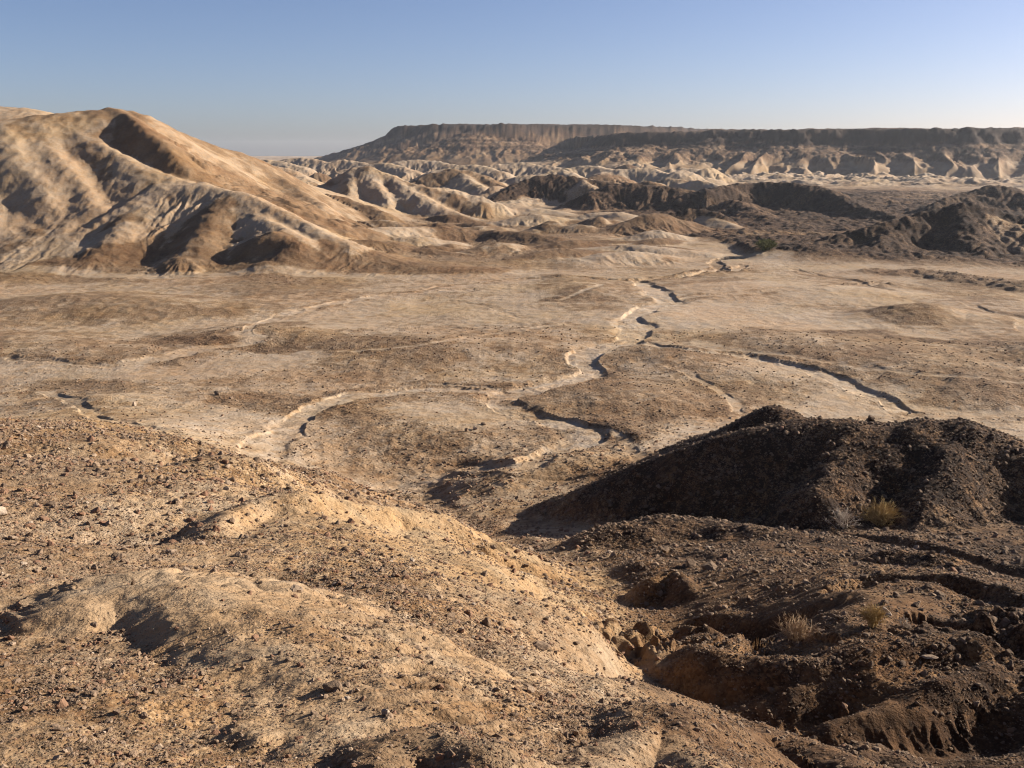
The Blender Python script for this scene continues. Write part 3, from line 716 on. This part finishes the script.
# the mesa object takes only the mesa; merge small classes
def set_props(o, label=None, cat=None, group=None, kind=None):
    if label: o['label'] = label
    if cat: o['category'] = cat
    if group: o['group'] = group
    if kind: o['kind'] = kind
    return o
def mesh_np(name, verts, faces, mats, attrs=None, normals=None, smooth=True, matidx=None):
    me = bpy.data.meshes.new(name); k = faces.shape[1]
    me.vertices.add(len(verts)); me.vertices.foreach_set('co', np.ascontiguousarray(verts, np.float32).ravel())
    me.loops.add(faces.size); me.loops.foreach_set('vertex_index', np.ascontiguousarray(faces, np.int32).ravel())
    me.polygons.add(len(faces)); me.polygons.foreach_set('loop_start', np.arange(0, faces.size, k, dtype=np.int32))
    me.polygons.foreach_set('loop_total', np.full(len(faces), k, np.int32))
    me.polygons.foreach_set('use_smooth', np.full(len(faces), smooth, bool))
    for m in mats: me.materials.append(m)
    if matidx is not None: me.polygons.foreach_set('material_index', matidx.astype(np.int32))
    for an, av in (attrs or {}).items():
        at = me.attributes.new(an, 'FLOAT', 'POINT'); at.data.foreach_set('value', np.ascontiguousarray(av, np.float32))
    me.update(calc_edges=True)
    if normals is not None: me.normals_split_custom_set_from_vertices(normals.astype(np.float32))
    o = bpy.data.objects.new(name, me); COL.objects.link(o); return o
NAMES = {GROUND: ('valley_floor', 'pale brown stony valley floor crossed by dry washes', 'valley floor'),
         HILL: ('hill', 'big smooth tan hill with pale spurs rising on the left', 'hill'),
         DARKHILL: ('rocky_hills', 'dark brown rubble covered hills on the right beyond the valley', 'hills'),
         BADLAND: ('badlands', 'pale eroded badland hummocks in front of the mesa', 'badlands'),
         MESA: ('mesa', 'long flat topped mesa with a dark cliff along the skyline', 'mesa'),
         WASH: ('dry_wash', 'sandy dry streambed winding through the middle of the valley', 'streambed'),
         SLOPE: ('hillside', 'stony sunlit hillside and gullies in the foreground', 'hillside'),
         KNOLL: ('dark_ridge', 'dark stony ridge with its shaded side facing the viewer', 'ridge')}
for r, (nm, lab, cat) in NAMES.items():
    f = quads[fid == r]
    if not len(f): continue
    u, inv = np.unique(f, return_inverse=True)
    set_props(mesh_np(nm, Vf[u], inv.reshape(-1, 4)[:, ::-1] if False else inv.reshape(-1, 4), [EARTH], {'tone': T[u], 'stony': S[u], 'ochre': OC[u]}, NRM[u]), lab, cat, kind='structure')
# patch under the viewpoint
c0 = np.concatenate([Vf[:NT - 1], [[0, 0, Vf[:NT - 1, 2].mean()]]]); n0 = NT - 1
fc = np.stack([np.arange(n0), np.full(n0, n0), (np.arange(n0) + 1) % n0], 1)
set_props(mesh_np('ground', c0, fc, [EARTH], {'tone': np.full(n0 + 1, .6), 'stony': np.full(n0 + 1, .5)}), 'ground under the viewpoint', 'ground', kind='structure')
print("sheet", round(time.time() - T0, 1))

# ------------------------------------------------------------------ stones
ico_v = []; ph = (1 + 5 ** .5) / 2
for a, b, c in ((-1, ph, 0), (1, ph, 0), (-1, -ph, 0), (1, -ph, 0), (0, -1, ph), (0, 1, ph), (0, -1, -ph), (0, 1, -ph), (ph, 0, -1), (ph, 0, 1), (-ph, 0, -1), (-ph, 0, 1)): ico_v.append((a, b, c))
ico_v = np.array(ico_v, float); ico_v /= np.linalg.norm(ico_v[0])
ico_f = np.array([(0,11,5),(0,5,1),(0,1,7),(0,7,10),(0,10,11),(1,5,9),(5,11,4),(11,10,2),(10,7,6),(7,1,8),(3,9,4),(3,4,2),(3,2,6),(3,6,8),(3,8,9),(4,9,5),(2,4,11),(6,2,10),(8,6,7),(9,8,1)])
def subdiv(v, f):
    v = [tuple(p) for p in v]; cache = {}; nf = []
    def mid(a, b):
        k = (min(a, b), max(a, b))
        if k not in cache:
            m = (np.array(v[a]) + np.array(v[b])) / 2; cache[k] = len(v); v.append(tuple(m / np.linalg.norm(m)))
        return cache[k]
    for a, b, c in f:
        x, y, z = mid(a, b), mid(b, c), mid(c, a); nf += [(a, x, z), (b, y, x), (c, z, y), (x, y, z)]
    return np.array(v), np.array(nf)
def rock_mesh(level, seed, flat=.65, blocky=.7):
    """facetted stone: a ball chopped by random planes"""
    g = np.random.default_rng(seed); v, f = ico_v.copy(), ico_f.copy()
    for _ in range(level): v, f = subdiv(v, f)
    for _ in range(9 + 3 * level):
        n = g.normal(size=3); n /= np.linalg.norm(n); d = .48 + .35 * g.random()
        k = v @ n; v = np.where((k > d)[:, None], v - (k - d)[:, None] * n, v)
    if level > 1: v *= (1 + .035 * g.normal(size=(len(v), 1)))
    v *= np.array([1, .6 + .35 * g.random(), flat * (.7 + .5 * g.random())])
    return v, f
STONE_COLS = [(.07, .045, .030), (.11, .075, .050), (.17, .118, .080), (.15, .072, .042), (.25, .185, .13), (.34, .275, .21)]
def stone_material(i, col):
    m, nt, b = mat('stone')
    geo = N(nt, 'ShaderNodeNewGeometry'); n = N(nt, 'ShaderNodeTexNoise', Scale=14.0, Detail=5.0, Roughness=.7); nt.links.new(geo.outputs['Position'], n.inputs['Vector'])
    n2 = N(nt, 'ShaderNodeTexNoise', Scale=60.0, Detail=3.0); nt.links.new(geo.outputs['Position'], n2.inputs['Vector'])
    nb_ = N(nt, 'ShaderNodeTexNoise', Scale=2.3, Detail=2.0); nt.links.new(geo.outputs['Position'], nb_.inputs['Vector'])
    r = nt.nodes.new('ShaderNodeValToRGB'); r.color_ramp.elements[0].position = .3; r.color_ramp.elements[1].position = .75
    r.color_ramp.elements[0].color = tuple(c * .6 for c in col) + (1,); r.color_ramp.elements[1].color = tuple(c * 1.45 for c in col) + (1,)
    nt.links.new(n.outputs[0], r.inputs[0])
    c2 = mixc(nt, math_(nt, 'MULTIPLY', nb_.outputs[0], .6), r.outputs[0], (.26, .185, .12, 1))
    nt.links.new(c2, b.inputs['Base Color'])
    bp = N(nt, 'ShaderNodeBump', Strength=.7, Distance=.012); nt.links.new(n2.outputs[0], bp.inputs['Height'])
    bp2 = N(nt, 'ShaderNodeBump', Strength=.6, Distance=.04); nt.links.new(n.outputs[0], bp2.inputs['Height']); nt.links.new(bp.outputs[0], bp2.inputs['Normal'])
    nt.links.new(bp2.outputs[0], b.inputs['Normal']); return m
SM = [stone_material(i, c) for i, c in enumerate(STONE_COLS)]

NS = int(640000)
u_r = rng.random(NS); lo, hi = math.log(3.2), math.log(170)
# stones thin out with distance
sr_ = np.exp(lo + (hi - lo) * u_r ** 1.15)
st_ = np.radians(rng.uniform(-36, 38, NS))
sx, sy = sr_ * np.sin(st_), sr_ * np.cos(st_)
stony = sample(sx, sy, Sg); tone = sample(sx, sy, Tg)
dens = np.clip((stony - .06) * 1.4, .03, 1) * (1 - .88 * sstep(75, 110, sr_))
dens *= .45 + .9 * sstep(-.25, .35, fbm(sx, sy, 1.3, 3, .6, seed=120)) * 1.0
keep = rng.random(NS) < dens
sx, sy, sr_, stony, tone = sx[keep], sy[keep], sr_[keep], stony[keep], tone[keep]
nf_ = 60000
fr_ = np.exp(rng.uniform(math.log(230), math.log(620), nf_)); ft_ = np.radians(rng.uniform(-31, 33, nf_))
fx_, fy_ = fr_ * np.sin(ft_), fr_ * np.cos(ft_); fs_ = sample(fx_, fy_, Sg)
kp = rng.random(nf_) < np.clip((fs_ - .45) * 1.2, 0, 1) * (.25 + 1.2 * sstep(-.1, .4, fbm(fx_, fy_, 25, 3, .6, seed=210)))
sx = np.r_[sx, fx_[kp]]; sy = np.r_[sy, fy_[kp]]; sr_ = np.r_[sr_, fr_[kp]]; stony = np.r_[stony, fs_[kp]]; tone = np.r_[tone, sample(fx_[kp], fy_[kp], Tg)]
n = len(sx)
smin = np.maximum(.008, .00085 * sr_)
size = smin * (1 - rng.random(n) * .999) ** (-1 / 2.6)
size = np.minimum(size, np.minimum(smin * 6.5, .10 + .003 * np.minimum(sr_, 50)))
sz = sample(sx, sy)
px_, py_, dep_ = topix(sx, sy, sz)
psz = size / dep_ * F
inframe = (px_ > 4) & (px_ < 1020) & (py_ > 4) & (py_ < 764)
cand = np.nonzero(inframe & visible(sx, sy) & (sr_ < 200))[0]
big = cand[np.argsort(-psz[cand])][:272]
isbig = np.zeros(n, bool); isbig[big] = True
protos = [rock_mesh(0, 100 + k) for k in range(10)]
rest = np.nonzero(~isbig)[0]
allv, allf, allm = [], [], []
off = 0
cidx = np.clip((tone[rest] * 4.2 + rng.normal(0, 1.1, len(rest))).astype(int), 0, 5)
for k in range(10):
    v, f = protos[k]; sel = rest[(np.arange(len(rest)) % 10) == k]; cs = cidx[(np.arange(len(rest)) % 10) == k]
    a = rng.uniform(0, 2 * math.pi, len(sel)); tl = rng.normal(0, .25, (len(sel), 2))
    ca, sa = np.cos(a), np.sin(a); s_ = size[sel]
    vx = v[None, :, 0] * ca[:, None] - v[None, :, 1] * sa[:, None]; vy = v[None, :, 0] * sa[:, None] + v[None, :, 1] * ca[:, None]
    vz = v[None, :, 2] + vx * tl[:, :1] + vy * tl[:, 1:]
    P3 = np.stack([sx[sel][:, None] + vx * s_[:, None], sy[sel][:, None] + vy * s_[:, None], sz[sel][:, None] + (vz + .12) * s_[:, None]], -1)
    allv.append(P3.reshape(-1, 3)); allf.append((f[None] + (off + np.arange(len(sel)) * len(v))[:, None, None]).reshape(-1, 3)); allm.append(np.repeat(cs, len(f)))
    off += len(sel) * len(v)
go = mesh_np('gravel', np.concatenate(allv), np.concatenate(allf), SM, smooth=False, matidx=np.concatenate(allm))
set_props(go, 'loose brown gravel strewn over the slopes and valley floor', 'gravel', kind='stuff')
print("gravel", len(rest), round(time.time() - T0, 1))

rock_protos = []
for k in range(8):
    v, f = rock_mesh(2, 300 + k, .7)
    for mi in range(6):
        rock_protos.append((v, f, mi))
proto_cache = {}
def rock_data(k, mi):
    if (k, mi) not in proto_cache:
        v, f = rock_mesh(2, 300 + k, .7)
        o = mesh_np('stone', v, f, [SM[mi]], smooth=False); proto_cache[(k, mi)] = o.data; COL.objects.unlink(o); bpy.data.objects.remove(o)
    return proto_cache[(k, mi)]
CN = ['very dark brown', 'dark brown', 'mid brown', 'rusty red brown', 'tan', 'pale cream']
def zone(px, py, D):
    if D > 78: return 'on the valley floor', 'stones dotted over the valley floor'
    if px > 560 and D > 40: return 'on the dark ridge and hummock at right', 'stones on the dark ridge'
    if px > 640: return 'among the shaded gullies at lower right', 'stones among the gullies'
    if px < 345 and py > 590: return 'around the pale ledge at lower left', 'stones round the pale ledge'
    if py > 600: return 'on the gravel slope at bottom centre', 'stones on the bottom gravel slope'
    if px < 240: return 'on the sunlit slope at the left edge', 'stones on the upper left slope'
    return 'on the pale spur left of the ravine', 'stones on the middle spur'
def put_stone(x, y, s, mi, k, lab, grp, name='stone', sink=.1, sc=(1, 1, 1), rz=None):
    o = bpy.data.objects.new(name, rock_data(k, mi)); COL.objects.link(o)
    z = float(sample(np.array([x]), np.array([y]))[0])
    o.location = (x, y, z + s * sink); o.scale = (s * sc[0], s * sc[1], s * sc[2])
    o.rotation_euler = (random.gauss(0, .15), random.gauss(0, .15), random.uniform(0, 6.28) if rz is None else rz)
    return set_props(o, lab, name if name != 'stone' else 'stone', grp)
for q in big:
    mi = int(np.clip(tone[q] * 4.2 + rng.normal(0, 1.0), 0, 5)); zt, grp = zone(px_[q], py_[q], dep_[q])
    put_stone(float(sx[q]), float(sy[q]), float(size[q]), mi, random.randrange(8), f'small angular {CN[mi]} stone lying {zt}', grp)
# stones that can be told apart
def feature(px, py, wpx, mi, k, lab, cat='boulder', sink=.25, sc=(1, 1, 1), rz=None):
    x, y = hit(px, py); s = wpx * .5 * y / F
    o = put_stone(x, y, s, mi, k, lab, None, cat, sink, sc, rz)
    return o
feature(467, 432, 9, 2, 0, 'dark upright boulder on the valley floor in front of the wash bend', sc=(.8, .8, 1.3), sink=.5)
feature(475, 430, 8, 5, 1, 'cream coloured boulder beside the dark upright one on the valley floor', sc=(.9, .8, 1.2), sink=.5)
feature(484, 425, 8, 0, 2, 'low black boulder just behind the cream one on the valley floor')
feature(871, 421, 12, 0, 3, 'lone dark boulder on the crest of the right ridge', sink=.4)
feature(217, 395, 9, 1, 4, 'dark flat rock on the valley floor beyond the left spur')
feature(231, 399, 6, 2, 5, 'small brown rock right of the dark flat rock in the valley')
feature(134, 406, 8, 5, 6, 'white upright rock on the first left spur', 'rock', sc=(.7, .7, 1.4), sink=.5)
feature(178, 503, 16, 4, 1, 'pale block standing on the upper left gravel slope', 'rock')
feature(172, 553, 14, 4, 2, 'tilted tan block on the left gravel slope', 'rock')
feature(2, 515, 20, 5, 3, 'bright cream rock at the left edge of the slope', 'rock')
feature(133, 585, 12, 0, 4, 'dark upright stone above the pale ledge', 'rock', sc=(.6, .6, 1.4), sink=.5)
feature(386, 715, 14, 5, 5, 'bright white stone on the gravel at bottom centre', 'rock', sink=.4)
feature(296, 590, 20, 4, 6, 'rounded pale stone half buried above the gravel slope', 'rock', sink=.1)
feature(540, 648, 24, 2, 7, 'broad flat brown rock on the central gravel slope', 'rock', sc=(1, .8, .6))
feature(450, 618, 18, 1, 0, 'brown rock in the cluster above the central slope', 'rock')
feature(468, 614, 15, 3, 1, 'rust coloured rock in the cluster above the central slope', 'rock')
feature(487, 625, 16, 1, 3, 'dark brown rock at the right end of the cluster above the central slope', 'rock')
feature(331, 690, 26, 1, 2, 'brown chunk at the lower end of the pale ledge', 'rock')
feature(530, 692, 16, 4, 4, 'pale pinkish rock on the lower gravel slope', 'rock')
feature(523, 760, 14, 3, 5, 'orange red stone at the bottom edge', 'rock', sc=(1, .45, .5))
feature(575, 735, 15, 4, 6, 'upright pale rock near the lower right of the gravel', 'rock', sc=(.6, .6, 1.2), sink=.4)
feature(709, 570, 22, 1, 7, 'large brown block in front of the stony hummock', 'rock', sink=.35)
feature(690, 567, 18, 0, 0, 'dark block at the left of the large brown block', 'rock', sink=.35)
feature(665, 552, 15, 2, 1, 'brown pointed rock on the sandy patch', 'rock', sink=.4)
feature(930, 660, 24, 4, 2, 'broad pale slab in the gully at right', 'rock', sc=(1, .7, .4))
feature(885, 615, 22, 5, 3, 'cream slab beside the dry tuft in the right gullies', 'rock', sc=(1, .7, .5))
feature(62, 708, 20, 3, 4, 'rusty stone in the dark hollow at bottom left', 'rock')
feature(100, 652, 12, 1, 5, 'dark stone in the gravel left of the pale ledge', 'rock')

# ------------------------------------------------------------------ shrubs: sprays of thin twigs
def twig_material(name, c1, c2):
    m, nt, b = mat(name); geo = N(nt, 'ShaderNodeNewGeometry')
    mx = mixc(nt, geo.outputs['Random Per Island'], c1 + (1,), c2 + (1,)); nt.links.new(mx, b.inputs['Base Color']); return m
STRAW = twig_material('straw', (.42, .30, .13), (.26, .18, .075)); GREYT = twig_material('grey_twig', (.50, .44, .36), (.27, .22, .17)); OLIVE = twig_material('olive_leaf', (.10, .11, .035), (.17, .16, .06))
PALET = twig_material('dry_twig', (.40, .29, .18), (.25, .17, .10))
def spray(n_stems, h, w, thick, seed, forks=3, spread=1.15, curl=.3):
    """twigs as three-sided tapering tubes, forking outwards"""
    g = np.random.default_rng(seed); V_, F_ = [], []; LV = []
    def tube(p0, p1, r0, r1):
        d = p1 - p0; L = np.linalg.norm(d) + 1e-9; d = d / L
        a = np.cross(d, [0.3, .1, 1]); a /= np.linalg.norm(a) + 1e-9; b = np.cross(d, a); o = len(V_)
        for p, r in ((p0, r0), (p1, r1)):
            for q in range(3):
                t = q * 2.0944; V_.append(p + r * (math.cos(t) * a + math.sin(t) * b))
        for q in range(3):
            q2 = (q + 1) % 3; F_.append((o + q, o + q2, o + 3 + q2)); F_.append((o + q, o + 3 + q2, o + 3 + q)); LV.extend((cur[0], cur[0]))
    cur = [0]
    def grow(p, d, L, r, lvl):
        segs = 3
        for s in range(segs):
            cur[0] = lvl
            d2 = d + g.normal(0, curl * .35, 3); d2 /= np.linalg.norm(d2); q = p + d2 * L / segs
            tube(p, q, r * (1 - .2 * s), r * (1 - .2 * (s + 1))); p, d = q, d2
            if lvl > 0 and s > 0:
                for _ in range(2):
                    e = d + g.normal(0, .55, 3); e[2] = abs(e[2]) * .8 + .1; e /= np.linalg.norm(e)
                    grow(p, e, L * .55, r * .6, lvl - 1)
    for _ in range(n_stems):
        a = g.uniform(0, 6.283); t = g.uniform(.05, spread) ; el_ = math.cos(t); d = np.array([math.sin(t) * math.cos(a), math.sin(t) * math.sin(a), el_ + .05])
        p = np.array([g.normal(0, w * .10), g.normal(0, w * .10), -.02]); L = (h * el_ + w * .5 * math.sin(t)) * g.uniform(.6, 1.0) * .75
        grow(p, d / np.linalg.norm(d), L, thick, forks)
    return np.array(V_), np.array(F_), np.array(LV)
def shrub(px, py, wpx, hpx, material, n, seed, lab, name='shrub', cat='shrub', forks=2, spread=1.15, thick=.0011):
    x, y = hit(px, py); dep = y / math.cos(0); w = wpx * y / F; h = hpx * y / F
    v, f, lv = spray(n, h, w, max(.004, thick * .5 * y), seed, forks, spread)
    o = bpy.data.objects.new(name, None); COL.objects.link(o); o.location = (x, y, float(sample(np.array([x]), np.array([y]))[0]))
    for nm, sel in (('stem', lv == forks), ('twig', lv < forks)):
        u, inv = np.unique(f[sel], return_inverse=True)
        c = mesh_np(nm, v[u], inv.reshape(-1, 3), [material], smooth=False); c.parent = o
    set_props(o, lab, cat); return o
shrub(880, 524, 34, 17, STRAW, 90, 1, 'rounded straw yellow dry bush on the rise below the dark ridge', cat='bush', name='dry_bush')
shrub(842, 527, 30, 16, GREYT, 22, 2, 'spiky whitish grey dead plant left of the yellow bush', name='dead_shrub', forks=2, thick=.0009)
shrub(797, 641, 44, 18, PALET, 60, 3, 'pale twiggy dry plant in the gully shade at lower right', name='dead_shrub')
shrub(873, 626, 22, 20, STRAW, 60, 4, 'olive yellow dry tuft beside the cream slab', name='grass_tuft', cat='tuft', spread=.7)
shrub(766, 250, 22, 6, OLIVE, 80, 5, 'small green bush at the foot of the dark hills', name='green_bush', cat='bush')
shrub(905, 627, 12, 9, GREYT, 14, 6, 'little grey dead plant right of the olive yellow tuft', name='dead_shrub', forks=2, thick=.0009)

# ------------------------------------------------------------------ air, sky, sun, camera
hx = 5400
if True:
    ztop = float(Z.max()) + 2; zbot = float(Z.min()) - 1
    ztop = max(ztop, H + 3)
    hz = np.array([(sx_ * hx, sy_ * hx, zz) for zz in (zbot, ztop) for sy_ in (-1, 1) for sx_ in (-1, 1)], float)
    hf = np.array([(0, 2, 3, 1), (4, 5, 7, 6), (0, 1, 5, 4), (2, 6, 7, 3), (0, 4, 6, 2), (1, 3, 7, 5)])
    hm = bpy.data.materials.new('haze'); hm.use_nodes = True; ht = hm.node_tree; ht.nodes.clear()
    ho = ht.nodes.new('ShaderNodeOutputMaterial'); pv = ht.nodes.new('ShaderNodeVolumePrincipled')
    pv.inputs['Density'].default_value = 0.00005; pv.inputs['Color'].default_value = (.80, .86, .95, 1); pv.inputs['Anisotropy'].default_value = .3
    ht.links.new(pv.outputs[0], ho.inputs['Volume'])
    set_props(mesh_np('haze', hz, hf, [hm], smooth=False), 'thin pale haze over the valley', 'haze', kind='stuff')

world = bpy.data.worlds.new('World'); scene.world = world; world.use_nodes = True
nt = world.node_tree; bg = nt.nodes['Background']
sky = nt.nodes.new('ShaderNodeTexSky'); sky.sky_type = 'NISHITA'; sky.sun_disc = False
sky.sun_elevation = SUN_EL; sky.sun_rotation = SUN_AZ; sky.altitude = 0; sky.air_density = .66; sky.dust_density = .85; sky.ozone_density = 3.5
wb = mixc(nt, 1.0, sky.outputs[0], (1.10, .95, .955, 1), 'MULTIPLY'); nt.links.new(wb, bg.inputs[0]); bg.inputs[1].default_value = .05
sun = bpy.data.lights.new('sun', 'SUN'); sun.energy = 5.0; sun.angle = math.radians(.5); sun.color = (1, .90, .78)
so = bpy.data.objects.new('sun', sun); COL.objects.link(so)
from mathutils import Vector
sd = Vector((math.sin(SUN_AZ) * math.cos(SUN_EL), math.cos(SUN_AZ) * math.cos(SUN_EL), math.sin(SUN_EL)))
so.rotation_euler = (-sd).to_track_quat('-Z', 'Y').to_euler(); so.location = (200, 60, 120)

cam = bpy.data.cameras.new('camera'); co = bpy.data.objects.new('camera', cam); COL.objects.link(co)
co.location = (0, 0, H); co.rotation_euler = (math.pi / 2 - PITCH, 0, 0)
cam.sensor_width = 36; cam.lens = 36 * F / 1024; cam.clip_start = .05; cam.clip_end = 30000
scene.camera = co
scene.view_settings.view_transform = 'Standard'; scene.view_settings.look = 'None'; scene.view_settings.exposure = 1.38; scene.view_settings.gamma = 1
scene.cycles.use_denoising = True; scene.cycles.denoiser = 'OPENIMAGEDENOISE'; scene.cycles.denoising_input_passes = 'RGB_ALBEDO_NORMAL'; scene.cycles.denoising_prefilter = 'ACCURATE'; scene.cycles.pixel_filter_type = 'BLACKMAN_HARRIS'; scene.cycles.filter_width = 1.15; scene.cycles.volume_bounces = 0; scene.cycles.max_bounces = 4; scene.cycles.diffuse_bounces = 3
print("done", round(time.time() - T0, 1))
